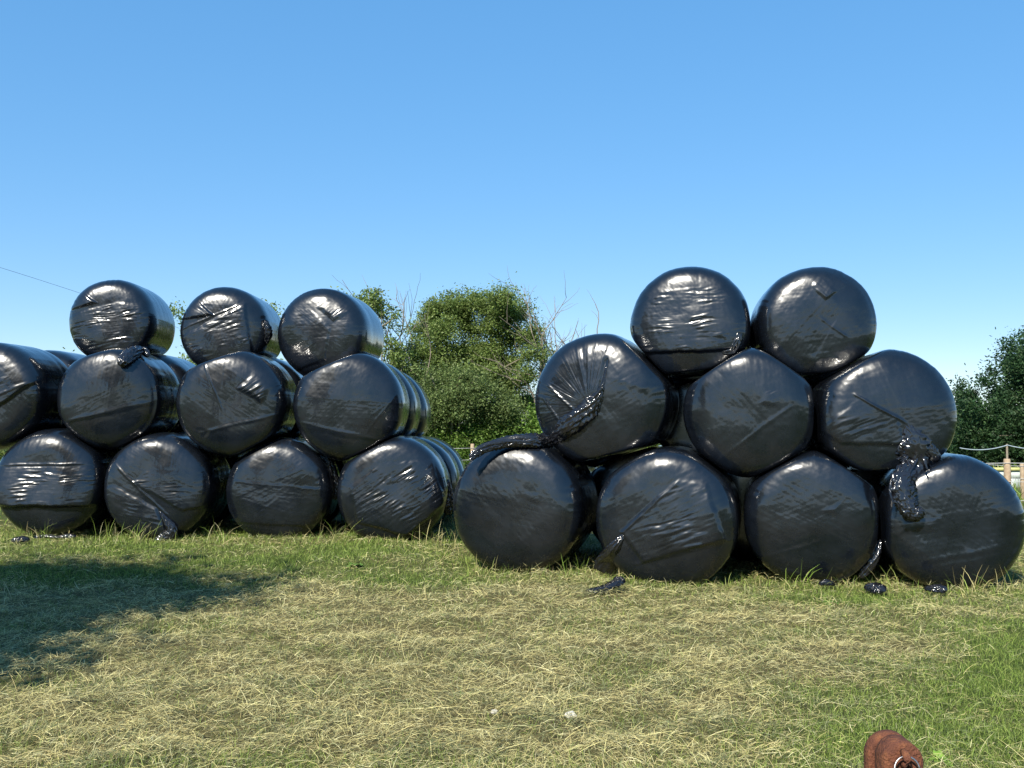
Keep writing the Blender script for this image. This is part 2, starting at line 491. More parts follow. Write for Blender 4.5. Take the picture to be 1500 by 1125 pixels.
# ---- right stack, middle
add(bale('RM1', 877, 587, 99, 9.9, 17, 'middle bale with pleated film pulled into a long twisted tail to the left', seed=25,
         marks=[fan(-.1, -.08, 62, 205, 42, .0034, .12), panel([(.1, .3), (.75, .05), (.8, .25), (.2, .42)], .010, .0, -.05, (-20, .003, .06), .06), fold(0, .35, -.07), crease((.15, .6), (.05, .1), -.02, .03), crease((-.75, .25), (-.25, -.2), .012, .016), crease((-.8, .05), (-.5, -.35), .010, .016)]))
add(bale('RM2', 1098, 604, 96, 9.6, 13, 'middle bale in the centre of the right stack, smooth face with a small square gleam', seed=26,
         marks=[panel([(.12, .12), (.45, .0), (.55, .3), (.2, .38)], .008, -.02, -.04, (25, .0035, .05), .05), fold(330, .25, -.06), crease((-.7, -.9), (.6, .1), .006, .03), fold(190, .6, -.10)]))
add(bale('RM3', 1300, 610, 99, 9.4, 8, 'middle bale at the right end, its film split and hanging in a shredded tail', seed=27,
         marks=[panel([(-1, -.2), (-.45, .32), (.1, .02), (.22, -.45), (-.7, -.42)], .022, .0, -.04, (22, .003, .08)), crease((-.5, .32), (.2, -.1), .016, .02), panel([(-.8, -.45), (.2, -.48), (.2, -1.2), (-.8, -1.2)], -.02, 0, .05, None)]))
# ---- right stack, top
add(bale('RT1', 1010, 476, 88, 10.15, 14, 'left one of two top bales on the right stack, rippled horizontal shine', seed=28,
         marks=[panel([(-1.2, -.52), (1.2, -.46), (1.2, .6), (-.4, .62), (-1.2, .2)], .016, 0, -.06, (4, .0046, .06)), panel([(-1.1, -.52), (1.1, -.46), (1.1, -1.2), (-1.1, -1.2)], -.015, 0, .04, None)]))
add(bale('RT2', 1197, 475, 86, 10.05, 8, 'right one of two top bales on the right stack, cream scrap at lower right', seed=29,
         marks=[fold(42, .42, -.07, .02), panel([(-.15, .62), (.1, .35), (.55, .65), (.1, .95)], .010, 0, -.04, (-40, .003, .06)), panel([(-.5, -.5), (.2, -.45), (.35, -.6), (-.1, -.75)], .008, .0, -.06, (10, .003, .06), .06), crease((.0, .1), (.45, -.25), .006, .02)]))


behind('LB1b', B['LB1'], 1, 'shadowed bale behind the streaked bottom row bale of the left stack', dx=.04)
behind('LB2b', B['LB2'], 1, 'shadowed bale behind the bottom row bale with crumpled wrap', dx=.03)
behind('LB3b', B['LB3'], 1, 'shadowed bale behind the dull bottom row bale of the left stack', dx=.03)
behind('RB1b', B['RB1'], 1, 'rear bale under the wrap tail, its blue rim showing above the left end bottom bale', dx=-.16, dz=.03)
behind('RB2b', B['RB2'], 1, 'shadowed rear bale in the gap left of the bottom bale with the twisted flap', dx=-.36, dz=.07)
behind('RB3b', B['RB3'], 1, 'shadowed rear bale in the gap left of the bottom bale with the triangular fleck', dx=-.45)
behind('RB4b', B['RB4'], 1, 'shadowed rear bale in the gap left of the rightmost bottom bale', dx=-.45)
behind('RM1b', B['RM1'], 1, 'shadowed rear bale behind the pleated bale with the long tail', dx=-.25, dz=-.07)
behind('RM2b', B['RM2'], 1, 'shadowed rear bale in the gap left of the centre bale of the right stack', dx=-.45, dz=-.09)
behind('RM3b', B['RM3'], 1, 'shadowed rear bale in the gap left of the bale with the shredded tail', dx=-.45, dz=-.13)
behind('RT2b', B['RT2'], 1, 'hidden rear bale added to block sky behind the top bale with the cream scrap', dx=.15, dz=-.10)  # hidden bale, added so no sky shows through the gap below
behind('RT1b', B['RT1'], 1, 'unseen rear bale added to block sky behind the rippled top bale of the right stack', dz=-.10, dx=.0)  # out of view, added to keep sky light out of the gap


def face_height(b, u, v):
    """outward displacement (m) of the front face at (u,v), both in units of R"""
    R = b.R
    r = np.hypot(u, v)
    h = .028 * (1 - r * r) + .014 * fbm(u * 1.3 + b.seed * 7.7, v * 1.3 - b.seed * 3.1, 2) + .0012 * fbm(u * 9 + b.seed, v * 9, 2)
    rg = np.random.default_rng(100 + b.seed)
    for _ in range(3):                                   # overlapping film edges, crossing at odd angles
        a = rg.uniform(0, 2 * np.pi); off = rg.uniform(.05, .6)
        s = u * np.cos(a) + v * np.sin(a) - off
        h = h + rg.uniform(-.045, -.015) * np.log1p(np.exp(np.clip(s / .03, -30, 30))) * .03
        h = h + rg.uniform(.0003, .0012) * sstep(-.014, .014, s + .01 * perlin(u * 4, v * 4 + b.seed))
        h = h + .0007 * perlin(s * 22 + b.seed, (u * np.sin(a) - v * np.cos(a)) * 2)
    for m in b.marks:
        if m[0] == 'panel':
            _, poly, h0, gu, gv, wr, e = m
            p = np.array(poly, float)
            area = np.sum(p[:, 0] * np.roll(p[:, 1], -1) - np.roll(p[:, 0], -1) * p[:, 1])
            if area < 0: p = p[::-1]
            sd = np.full(u.shape, 9.)
            wob = .03 * perlin(u * 3 + b.seed, v * 3) + .012 * perlin(u * 9 + b.seed, v * 9)
            for i in range(len(p)):
                a, c = p[i], p[(i + 1) % len(p)]
                d = (c - a) / np.linalg.norm(c - a)
                sd = np.minimum(sd, d[0] * (v - a[1]) - d[1] * (u - a[0]) + wob)
            msk = sstep(0, e, sd)
            hh = gu * (u - p[:, 0].mean()) + .6 * gv * (v - p[:, 1].max())
            if wr:
                an = math.radians(wr[0]); amp, wl = wr[1] * 1.5, wr[2]
                s = u * math.cos(an) + v * math.sin(an); t = -u * math.sin(an) + v * math.cos(an)
                t = t + .05 * perlin(s * 1.5 + b.seed, t * 2)
                n = perlin(s * 1.1 / .35 + b.seed * 3, t / wl) + .5 * perlin(s * 2.4 / .35 - 5, t / wl * 2.1)
                big = .15 + .95 * sstep(-.15, .35, fbm(u * 2 + b.seed * 2, v * 3, 2))
                hh = hh + amp * n * big
            h = h + msk * hh
        elif m[0] == 'fold':
            _, a, off, k, w = m
            s = u * math.cos(a) + v * math.sin(a) - off
            h = h + k * w * np.log1p(np.exp(np.clip(s / w, -30, 30)))
        elif m[0] == 'crease':
            _, p0, q0, hh, w = m
            p0 = np.array(p0); q0 = np.array(q0); d = q0 - p0; L = np.linalg.norm(d); d /= L
            s = (u - p0[0]) * d[0] + (v - p0[1]) * d[1]; t = -(u - p0[0]) * d[1] + (v - p0[1]) * d[0]
            t = t + .02 * perlin(s * 2.2 + b.seed, 0 * s)
            h = h + .72 * hh * np.exp(-(t / w) ** 2) * sstep(-.05, .08, s) * sstep(L + .05, L - .08, s) * (.75 + .5 * perlin(s * 7, 0 * s + b.seed))
        elif m[0] == 'fan':
            _, u0, v0, a0, a1, freq, amp, r0 = m
            an = np.mod(np.arctan2(v - v0, u - u0), 2 * np.pi); rr = np.hypot(u - u0, v - v0)
            msk = sstep(a0, a0 + .15, an) * sstep(a1, a1 - .15, an) * sstep(r0, r0 + .15, rr) * sstep(1.25, .7, rr)
            h = h + msk * amp * (perlin(an * freq / 2.0 + 3, rr * .8) + .6 * perlin(an * freq / 1.0, rr * 1.3 + 9))
    return h


def build_bale(b):
    nseg, nring = (360, 150) if b.hi else (128, 70)
    R, L = b.R, b.L
    ne = 6.5
    t = np.linspace(0, np.pi, 4000)
    r = R * np.abs(np.sin(t)) ** (2 / ne); yy = -np.sign(np.cos(t)) * (L / 2) * np.abs(np.cos(t)) ** (2 / ne)
    s = np.concatenate([[0], np.cumsum(np.hypot(np.diff(r), np.diff(yy)))])
    # denser rings on the front face
    dens = np.where(s < R * 1.25, 2.4, 1.0)
    cs = np.concatenate([[0], np.cumsum(.5 * (dens[1:] + dens[:-1]) * np.diff(s))])
    k = np.interp(np.linspace(0, cs[-1], nring + 2)[1:-1], cs, np.arange(len(s)))
    rr = np.interp(k, np.arange(len(s)), r); ya = np.interp(k, np.arange(len(s)), yy)
    ncomp = -np.gradient(rr) ; dy = np.gradient(ya)
    nl = np.hypot(ncomp, dy)
    facing = np.clip(np.gradient(rr) / nl, -1, 1)           # 1 on the front face, 0 on the side, -1 on the back
    th = np.arange(nseg) * 2 * np.pi / nseg
    RR, TH = np.meshgrid(rr, th, indexing='ij'); YA = np.repeat(ya[:, None], nseg, 1); FC = np.repeat(facing[:, None], nseg, 1)
    U = RR * np.cos(TH) / R; V = RR * np.sin(TH) / R
    sd = b.seed
    cs_, sn_ = np.cos(TH), np.sin(TH)
    out = 1 + .017 * perlin(cs_ * 1.1 + sd * 5, sn_ * 1.1 + sd) + .007 * perlin(cs_ * 3 + sd, sn_ * 3 + YA * .8)
    # side: shallow waist bands where wraps overlap, and long soft dents
    side = 1 - np.abs(FC)
    out = out + side * (.006 * perlin(YA * 4 + sd, cs_ * 2 + sn_) + .0035 * perlin(YA * 9 + sd * 2, cs_ * 3 + sn_ * 2 + sd))
    # pleats where the film is gathered over the shoulder
    sh = np.exp(-((RR / R - .93) / .09) ** 2) * (YA < 0)
    pl = perlin(TH * 11 + sd * 3 + .35 * np.sin(RR / R * 9), RR / R * 1.5 + sd) + .6 * perlin(TH * 27 + sd, RR / R * 2)
    ampl = .35 + 1.0 * sstep(-.3, .35, perlin(TH * 1.6 + sd * 9, TH * 0 + sd))
    pleat = .0055 * sh * pl * ampl
    if b.hi:
        h = face_height(b, U, V) * sstep(.05, .75, FC) * (YA < 0)
    else:
        h = 0 * U
    x = RR * cs_ * out; z = RR * sn_ * out
    y = YA - h - pleat * np.clip(FC, 0, 1) * (YA < 0)
    x = x + pleat * cs_ * (1 - np.abs(FC)); z = z + pleat * sn_ * (1 - np.abs(FC))
    W = b.c + x[..., None] * b.side + y[..., None] * b.ax + z[..., None] * np.array([0, 0, 1.])
    W = W.reshape(-1, 3)
    fc = b.c - b.ax * (L / 2 + float(face_height(b, np.zeros(1), np.zeros(1))[0] if b.hi else 0)); bc = b.c + b.ax * L / 2
    W = np.concatenate([W, fc[None], bc[None]])
    # flatten where it presses on its neighbours
    for o in BALES:
        if o is b: continue
        dv = o.c - b.c
        along = abs(dv @ b.ax)
        if along > 1.15: continue
        d2 = dv - (dv @ b.ax) * b.ax
        D = np.linalg.norm(d2)
        if D > b.R + o.R + .02 or D < .3: continue
        nrm = d2 / D
        dist = (D * D + b.R ** 2 - o.R ** 2) / (2 * D) - .004
        q_ = (W - b.c) @ nrm
        ov = q_ - dist
        soft = .02
        push = soft * np.log1p(np.exp(np.clip(ov / soft, -30, 30)))
        W = W - push[:, None] * nrm * (ov > -.08)[:, None]
    gz = ground_z(W[:, 0], W[:, 1]) + .005
    ov = gz - W[:, 2]
    W[:, 2] += .02 * np.log1p(np.exp(np.clip(ov / .02, -30, 30))) * (ov > -.1)
    idx = np.arange(nring * nseg).reshape(nring, nseg)
    nxt = np.roll(idx, -1, 1)
    q = np.stack([idx[:-1], nxt[:-1], nxt[1:], idx[1:]], -1).reshape(-1, 4)
    f0 = nring * nseg
    t1 = np.stack([np.full(nseg, f0), nxt[0], idx[0]], -1)
    t2 = np.stack([np.full(nseg, f0 + 1), idx[-1], nxt[-1]], -1)
    loc = (float(b.c[0]), float(b.c[1]), float(b.c[2] - b.R))
    ob = mesh_np('silage_bale', W, [q, t1, t2], M_film, smooth=True, loc=loc)
    tag(ob, b.label, 'silage bale', b.group)
    b.ob = ob
    return ob


for b in BALES:
    build_bale(b)


def facept(b, u, v, out=.02):
    """world point on the front face of a bale; u right, v up in units of R"""
    r = math.hypot(u, v)
    drop = (b.L / 2) * (1 - max(0., 1 - min(r, .995) ** 6.5) ** (1 / 6.5))
    return b.c - b.ax * (b.L / 2 + out - drop) + b.side * u * b.R + np.array([0, 0, v * b.R])


def crumple(name, pts, wid, thick, parent=None, seed=0, nrm=(0, -1, 0), loc=None, freq=1.0, rough=.8, mat=None):
    """rope or flap of gathered film: elliptic cross-section along a path with sharp lengthwise folds"""
    pts = np.asarray(pts, float)
    k0 = np.linspace(0, 1, len(pts))
    Ls = np.sum(np.linalg.norm(np.diff(pts, axis=0), axis=1))
    n = max(24, int(Ls / .007)); t = np.linspace(0, 1, n)

    def cub(a):                                                # smooth interpolation
        a = np.asarray(a, float)
        if a.ndim == 1: a = a[:, None]
        if len(pts) < 3:
            return np.stack([np.interp(t, k0, a[:, j]) for j in range(a.shape[1])], -1)
        m = np.gradient(a, k0, axis=0)
        i = np.clip(np.searchsorted(k0, t) - 1, 0, len(pts) - 2)
        h = (k0[i + 1] - k0[i])[:, None]; s = ((t - k0[i]) / h[:, 0])[:, None]
        return (2 * s**3 - 3 * s**2 + 1) * a[i] + (s**3 - 2 * s**2 + s) * h * m[i] + (-2 * s**3 + 3 * s**2) * a[i + 1] + (s**3 - s**2) * h * m[i + 1]
    c = cub(pts); w = cub(np.broadcast_to(wid, (len(pts),)))[:, 0]; th = cub(np.broadcast_to(thick, (len(pts),)))[:, 0]
    w = np.maximum(w, .006); th = np.maximum(th, .005)
    tan = np.gradient(c, axis=0); tan /= np.linalg.norm(tan, axis=1)[:, None]
    nn = np.asarray(nrm, float)
    bi = np.cross(tan, nn); bi /= np.linalg.norm(bi, axis=1)[:, None] + 1e-9
    nr = np.cross(bi, tan)
    seg = 56
    a = np.arange(seg) * 2 * np.pi / seg
    A, T = np.meshgrid(a, t * Ls)
    ca, sa = np.cos(A), np.sin(A)
    f = freq
    tw = 2.5 * T
    n1 = perlin((np.cos(A + tw)) * 2.6 * f + seed * 3.3, (np.sin(A + tw)) * 2.6 * f + T * 5 + seed)
    n2 = 1 - 2 * np.abs(perlin(np.cos(A) * 5 * f + seed, np.sin(A) * 5 * f + T * 16 + seed * 2.7)) * 1.6
    n3 = perlin(A * 0 + T * 40 + np.cos(A) * 4 + seed, np.sin(A) * 6 + seed)
    rad = 1 + rough * (.9 * n1 + .28 * n2 + .35 * n3)
    rad = np.clip(rad, .15, 2.2)
    end = np.minimum(1, np.minimum(t, 1 - t) * Ls / .03 + .25)[:, None]
    Wp = c[:, None] + (ca * rad * w[:, None] * end)[..., None] * bi[:, None] + (sa * rad * th[:, None] * end)[..., None] * nr[:, None]
    v = Wp.reshape(-1, 3)
    gz = ground_z(v[:, 0], v[:, 1]) + .004
    v[:, 2] = np.maximum(v[:, 2], gz)
    idx = np.arange(n * seg).reshape(n, seg); nx_ = np.roll(idx, -1, 1)
    q = np.stack([idx[:-1], nx_[:-1], nx_[1:], idx[1:]], -1).reshape(-1, 4)
    v = np.concatenate([v, c[:1], c[-1:]])
    t1 = np.stack([np.full(seg, n * seg), nx_[0], idx[0]], -1)
    t2 = np.stack([np.full(seg, n * seg + 1), idx[-1], nx_[-1]], -1)
    return mesh_np(name, v, [q, t1, t2], mat or M_tail, smooth=True, loc=(0, 0, 0) if loc is None else loc, parent=parent)


# tails that belong to a bale (children)
r = B['RM1']
tail_pts = [facept(r, .16, .50, .0), facept(r, .10, .18, .02), facept(r, -.06, -.08, .03), facept(r, -.40, -.36, .04), facept(r, -.78, -.58, .02),
            P(785, 645, 10.0), P(740, 648, 9.98), P(706, 659, 9.93), P(688, 671, 9.88)]
crumple('wrap_tail', tail_pts, [.008, .026, .075, .085, .070, .058, .046, .038, .030], [.008, .018, .042, .046, .042, .036, .030, .026, .02], parent=r.ob, seed=1, nrm=(0, -1, .3), rough=.7, freq=2.4)
for k in range(2):
    ph = k * 1.7
    pp = []
    for i_, q_ in enumerate(tail_pts[1:]):
        am = (.03, .055, .06, .045, .03, .026, .026, .03)[i_]
        pp.append(q_ + np.array([0, -.022 - .012 * math.cos(ph + i_ * 1.3), am * math.sin(ph + i_ * 1.3) + .01]))
    crumple('wrap_strip', pp, [.010, .024, .028, .024, .020, .018, .018, .012], [.005, .010, .012, .010, .008, .008, .008, .006], parent=r.ob, seed=60 + k, nrm=(0, -1, .3), rough=.55)
r = B['RM3']
crumple('wrap_tail', [facept(r, .10, .10, .0), facept(r, .22, -.10, .015), facept(r, .34, -.40, .025), facept(r, .34, -.74, .03), P(1324, 705, 9.22), P(1328, 735, 9.17), P(1340, 753, 9.14), P(1354, 747, 9.14)],
        [.008, .035, .125, .125, .095, .080, .055, .02], [.008, .012, .022, .030, .026, .024, .018, .01], parent=r.ob, seed=2, freq=3.0, rough=.85)
for k in (0, 2, 5):
    a_ = k / 5.0
    u0 = .20 + .30 * a_; v0 = -.30 - .15 * a_; xx = 1306 + 50 * a_; yb = (738, 752, 742, 730, 712, 690)[k]
    crumple('wrap_strip', [facept(r, u0, v0, .012), facept(r, u0 + .02, v0 - .25, .04), P(xx + 3, (yb + 655) / 2, 9.23), P(xx - 2, yb - 18, 9.19), P(xx + 3, yb, 9.16)],
            [.006, .010, .008, .009, .004], [.003, .005, .004, .005, .003], parent=r.ob, seed=40 + k, freq=1.6, rough=.9)
crumple('wrap_strip', [facept(r, .30, -.25, .01), facept(r, .5, -.46, .02), facept(r, .64, -.60, .02), facept(r, .70, -.66, .0)], [.015, .05, .04, .015], [.006, .012, .010, .006], parent=r.ob, seed=3, freq=2.2, rough=.8)
r = B['RB2']
crumple('wrap_flap', [facept(r, -.52, -.16, .0), facept(r, -.66, -.36, .03), facept(r, -.80, -.58, .06), facept(r, -.90, -.76, .05)], [.012, .05, .10, .08], [.012, .03, .04, .03], parent=r.ob, seed=4, rough=.5)
crumple('wrap_flap', [facept(r, -.42, -.93, .05), facept(r, -.25, -.97, .06), facept(r, -.05, -.97, .03)], [.02, .035, .02], [.02, .03, .02], parent=r.ob, seed=5)
r = B['RB3']
crumple('wrap_flap', [facept(r, .96, -.30, .0), facept(r, .90, -.5, .02), facept(r, .78, -.70, .03), facept(r, .66, -.86, .02)], [.015, .035, .045, .02], [.015, .03, .03, .02], parent=r.ob, seed=6)
r = B['RT1']
crumple('wrap_flap', [facept(r, .80, -.05, .0), facept(r, .76, -.25, .02), facept(r, .66, -.42, .02), facept(r, .50, -.46, .0)], [.012, .04, .05, .02], [.01, .02, .02, .01], parent=r.ob, seed=7, freq=1.8)
r = B['LT2']
crumple('wrap_flap', [facept(r, .93, .22, .0), facept(r, .97, -.05, .0), facept(r, .93, -.32, .0)], [.02, .05, .02], [.02, .05, .02], parent=r.ob, seed=8, freq=1.8)
r = B['LM2']
crumple('wrap_flap', [facept(r, .52, .98, -.1), facept(r, .46, .86, .02), facept(r, .40, .70, .05), facept(r, .34, .60, .04)], [.05, .08, .06, .02], [.03, .05, .04, .02], parent=r.ob, seed=9, freq=1.6)
crumple('wrap_flap', [facept(r, .40, .95, -.05), facept(r, .58, .93, -.08), facept(r, .70, .82, -.05)], [.03, .04, .02], [.03, .03, .02], parent=r.ob, seed=10, freq=1.6)
r = B['LB2']
crumple('wrap_flap', [facept(r, .12, -.40, .01), facept(r, .26, -.58, .02), facept(r, .36, -.76, .05), facept(r, .26, -.90, .10), facept(r, .06, -.97, .2)], [.012, .03, .05, .06, .04], [.012, .02, .03, .035, .02], parent=r.ob, seed=11, freq=1.4)
r = B['LB3']
crumple('wrap_flap', [facept(r, .72, .72, -.1), facept(r, .9, .5, -.05), facept(r, 1.0, .15, -.1), facept(r, 1.02, -.2, -.1)], [.03, .05, .05, .02], [.03, .05, .05, .02], parent=r.ob, seed=12, freq=1.6)
r = B['LB4']
crumple('wrap_flap', [facept(r, .97, .2, -.1), facept(r, 1.0, -.15, -.08), facept(r, .98, -.45, -.08)], [.02, .05, .03], [.02, .05, .03], parent=r.ob, seed=13, freq=1.6)
r = B['RT2']
o = crumple('torn_scrap', [facept(r, .84, -.54, .0), facept(r, .88, -.60, .03), facept(r, .80, -.68, .03)], [.02, .03, .02], [.01, .015, .01], parent=r.ob, seed=14, mat=noise_mat('cream_film', [(.3, (.42, .36, .22, 1)), (.7, (.6, .53, .36, 1))], 20))
o['label'] = 'cream coloured torn scrap of film'


# scraps lying on the grass
def scrap(px, py, Yd, pts, w, label, seed, lift=.05):
    base = P(px, py, Yd)
    zz = float(ground_z(base[0], base[1]))
    base[2] = zz
    p = [base + np.array([dx, dy, lift + dz]) for dx, dy, dz in pts]
    o = crumple('plastic_scrap', p, [q_ * 1.05 for q_ in w], [q_ * .42 for q_ in w], seed=seed, nrm=(0, -.3, 1), loc=tuple(float(q_) for q_ in base), freq=2.3, rough=.95)
    tag(o, label, 'plastic scrap', 'black film scraps on the grass')


def gy(py): return CAMH * F / (py - 620)


scrap(893, 866, gy(868), [(-.21, -.02, -.01), (-.1, -.03, .0), (.0, .02, .02), (.09, .09, .05), (.1, .16, .08)], [.018, .03, .035, .04, .03], 'curved strip of black film on the grass under the twisted flap', 31)
scrap(1283, 864, gy(865), [(-.06, .10, .03), (-.02, .04, .03), (.02, .0, .02), (.07, -.05, .0)], [.03, .055, .06, .03], 'black film lump on the grass between the two right hand bottom bales', 32)
scrap(1372, 862, gy(866), [(-.09, .07, .01), (.0, .0, .02), (.08, -.04, .01)], [.025, .05, .035], 'dark film lump at the foot of the rightmost bottom bale', 33)
scrap(1212, 853, gy(856), [(-.08, .02, .0), (.0, .0, .02), (.08, .02, .0)], [.02, .035, .02], 'small black film scrap below the bright flecked bale', 34)
scrap(30, 792, 11.6, [(-.10, -.02, 0), (.0, .0, .01), (.10, .02, .0)], [.025, .045, .03], 'crumpled black film piece on grass at far left, nearest the picture edge', 35)
scrap(80, 783, 11.85, [(-.24, .0, 0), (-.1, .02, .01), (.02, .0, .0), (.15, .03, .01), (.24, .02, .0)], [.02, .03, .018, .035, .02], 'long thin strip of black film in the grass before the streaked bale', 36)


# tall stems and tufts at the feet of the bales
def tufts(spots, name, label):
    V_, F_, C_ = [], [], []; off = 0
    for (x0, y0, n, h, spread) in spots:
        x = x0 + RNG.normal(0, spread, n); y = y0 + RNG.normal(0, spread * .35, n)
        L_ = h * RNG.uniform(.45, 1.15, n)
        col = np.where((RNG.random(n) < .35)[:, None], pick(STRAW, n) * .8, pick(GREEN, n) * 1.15)
        v, f, c = strands(n, x, y, ground_z(x, y) - .01, L_, RNG.uniform(.003, .0065, n), RNG.random(n) * 6.28, RNG.normal(1.25, .22, n), RNG.normal(.6, .5, n), col)
        V_.append(v); F_.append(f + off); C_.append(c); off += len(v)
    o = mesh_np(name, np.concatenate(V_), np.concatenate(F_), M_grass, cols=np.concatenate(C_))
    tag(o, label, 'grass', kind='stuff')


sp = []
for x0 in np.arange(-7.2, -.75, .14):
    sp.append((x0 + random.uniform(-.06, .06), 11.75 + random.uniform(-.25, .12), random.randint(14, 42), random.uniform(.06, .18), .09))
for px in (155, 318, 488, 640, 655, 60, 205):
    q_ = P(px, 785, 11.85); sp.append((q_[0], 11.85, 34, .30, .10))
for x0 in np.arange(-.2, 5.0, .16):
    yb = 9.85 - .14 * x0
    sp.append((x0, yb - random.uniform(.0, .18), random.randint(4, 18), random.uniform(.06, .18), .08))
for px, yy in ((1300, 9.25), (1420, 9.1), (700, 9.8), (840, 9.7), (1490, 9.0), (1180, 9.4)):
    sp.append((P(px, 850, yy)[0], yy, 22, .26, .10))
tufts(sp, 'tall_grass', 'longer grass tufts growing at the feet of the bales')

# ------------------------------------------------------------------ trees, hedge
def leaves(centres, sig, per, size, pal, shade=None, flat=.35):
    """many leaf-sized rhombs scattered about cluster centres"""
    n = len(centres) * per
    c = np.repeat(centres, per, 0) + RNG.normal(0, 1, (n, 3)) * np.repeat(sig, per)[:, None] * np.array([1, 1, .75])
    nv = RNG.normal(0, 1, (n, 3)); nv[:, 2] = np.abs(nv[:, 2]) + flat; nv /= np.linalg.norm(nv, axis=1)[:, None]
    a = np.cross(nv, RNG.normal(0, 1, (n, 3))); a /= np.linalg.norm(a, axis=1)[:, None]
    b_ = np.cross(nv, a)
    s = RNG.uniform(.6, 1.3, n)[:, None] * size
    V = np.stack([c - a * s, c + b_ * s * .48 , c + a * s, c - b_ * s * .48], 1).reshape(-1, 3)
    f = np.arange(n * 4).reshape(n, 4)
    tone = np.repeat(RNG.uniform(.72, 1.28, len(centres)), per)[:, None]
    col = pal[RNG.integers(0, len(pal), n)] * tone * RNG.uniform(.8, 1.2, n)[:, None]
    return V, f, np.repeat(col, 4, 0)


ASH = np.array([[.165, .23, .06], [.195, .265, .075], [.125, .19, .045], [.23, .29, .095]])
DARK = np.array([[.035, .080, .030], [.046, .098, .035], [.028, .062, .024], [.06, .11, .04]])
BRAM = np.array([[.13, .23, .04], [.16, .27, .05], [.10, .18, .03], [.20, .29, .07]])
DULL = np.array([[.135, .19, .06], [.155, .215, .07], [.11, .16, .05], [.18, .23, .085]])


def branchy(mb, p0, d0, length, rad, depth, spread=.6):
    """recursive bare twigs"""
    k = 6
    pts = [np.array(p0, float)]; d = np.array(d0, float); d /= np.linalg.norm(d)
    for i in range(k - 1):
        d = d + RNG.normal(0, .13, 3) + np.array([0, 0, .04]); d /= np.linalg.norm(d)
        pts.append(pts[-1] + d * length / (k - 1))
    mb.tube(pts, np.linspace(rad, rad * .35, k), 5, cap=False)
    ends = [pts[-1]]
    if depth > 0:
        for j in range(random.randint(2, 4)):
            i = random.randint(2, k - 1)
            dd = d + RNG.normal(0, spread, 3); dd[2] = abs(dd[2]) * .8 + .15
            ends += branchy(mb, pts[i], dd, length * random.uniform(.45, .7), rad * .45, depth - 1, spread)
    return ends


def tree(name, label, base, blobs, ncl, per, size, pal, trunk_r, sig=.22, group=None, keep=1.0, bark=None, limbs=26, hollow=.55):
    base = np.array(base, float)
    t = thing(name, tuple(base), label, 'tree', group)
    cs = []
    w = np.array([b_[3] * b_[4] * b_[5] for b_ in blobs]); w = w / w.sum()
    for b_, wi in zip(blobs, w):
        m = max(3, int(ncl * wi))
        d = RNG.normal(0, 1, (m * 3, 3)); d /= np.linalg.norm(d, axis=1)[:, None]
        rr = RNG.uniform(hollow, 1, m * 3)[:, None] ** .8
        p = np.array(b_[:3]) + d * rr * np.array(b_[3:6])
        nz = fbm(p[:, 0] * .9 + p[:, 1] * .5 + 3, p[:, 2] * .9 - p[:, 1] * .4, 2)
        p = p[nz > np.quantile(nz, 1 - keep / 3.0)][:m] if keep < 3 else p[:m]
        cs.append(p)
    cs = np.concatenate(cs)
    cs = cs[cs[:, 2] > .15] if len(cs) else cs
    sg = RNG.uniform(.6, 1.4, len(cs)) * sig
    V, f, c = leaves(cs, sg, per, size, pal)
    mesh_np('crown', V, f, M_leaf, cols=c, loc=tuple(base), parent=t)
    mb = MB()
    top = np.array([np.mean(cs[:, 0]), np.mean(cs[:, 1]), np.quantile(cs[:, 2], .6)])
    k = 8; tp = np.stack([base + (top - base) * s + np.array([.12 * math.sin(s * 5), .1 * math.sin(s * 4 + 1), 0]) * s for s in np.linspace(0, 1, k)])
    tp[0, 2] -= .1
    mb.tube(tp, np.linspace(trunk_r, trunk_r * .3, k), 9)
    for j in RNG.choice(len(cs), min(limbs, len(cs)), replace=False):
        e = cs[j]; i = random.randint(2, k - 2); s0 = tp[i]
        mid = (s0 + e) / 2 + RNG.normal(0, .15, 3) + np.array([0, 0, -.1])
        tt = np.linspace(0, 1, 7)[:, None]
        pts = (1 - tt) ** 2 * s0 + 2 * (1 - tt) * tt * mid + tt ** 2 * e
        mb.tube(pts, np.linspace(trunk_r * .32, .012, 7), 5, cap=False)
    mb.build('trunk', bark or M_bark, loc=tuple(base), parent=t)
    return t, cs


def blob(px, py, Yd, rx_px, rz_px, ry):
    p = P(px, py, Yd); k = Yd / F
    return (p[0], p[1], p[2], rx_px * k, ry, rz_px * k)


# main broad ash tree between the stacks: many separate tufts with gaps of sky
tuft_px = [(640, 458, 24), (668, 447, 24), (702, 447, 24), (738, 440, 23), (756, 458, 22), (776, 490, 20), (782, 520, 18), (622, 484, 22), (652, 486, 24), (722, 476, 22),
           (748, 494, 24), (610, 515, 22), (642, 522, 28), (682, 516, 24), (716, 512, 24), (744, 530, 26), (770, 552, 20), (622, 556, 30), (664, 556, 32), (704, 552, 30), (690, 484, 20), (705, 534, 26), (655, 542, 26), (592, 545, 24), (600, 585, 28), (800, 615, 20), (680, 462, 20), (735, 460, 22), (738, 566, 28), (768, 590, 22),
           (640, 600, 34), (690, 600, 34), (735, 610, 30)]
tree('ash_tree', 'broad leafy green tree rising above the hedge between the two stacks', (P(690, 690, 31)[0], 31.5, 0),
     [blob(px_, py_, 31 + random.uniform(-.9, .9), r_ * 1.05, r_ * .8, .55) for px_, py_, r_ in tuft_px],
     1250, 125, .040, ASH, .12, sig=.16, keep=3, limbs=16, hollow=.1)
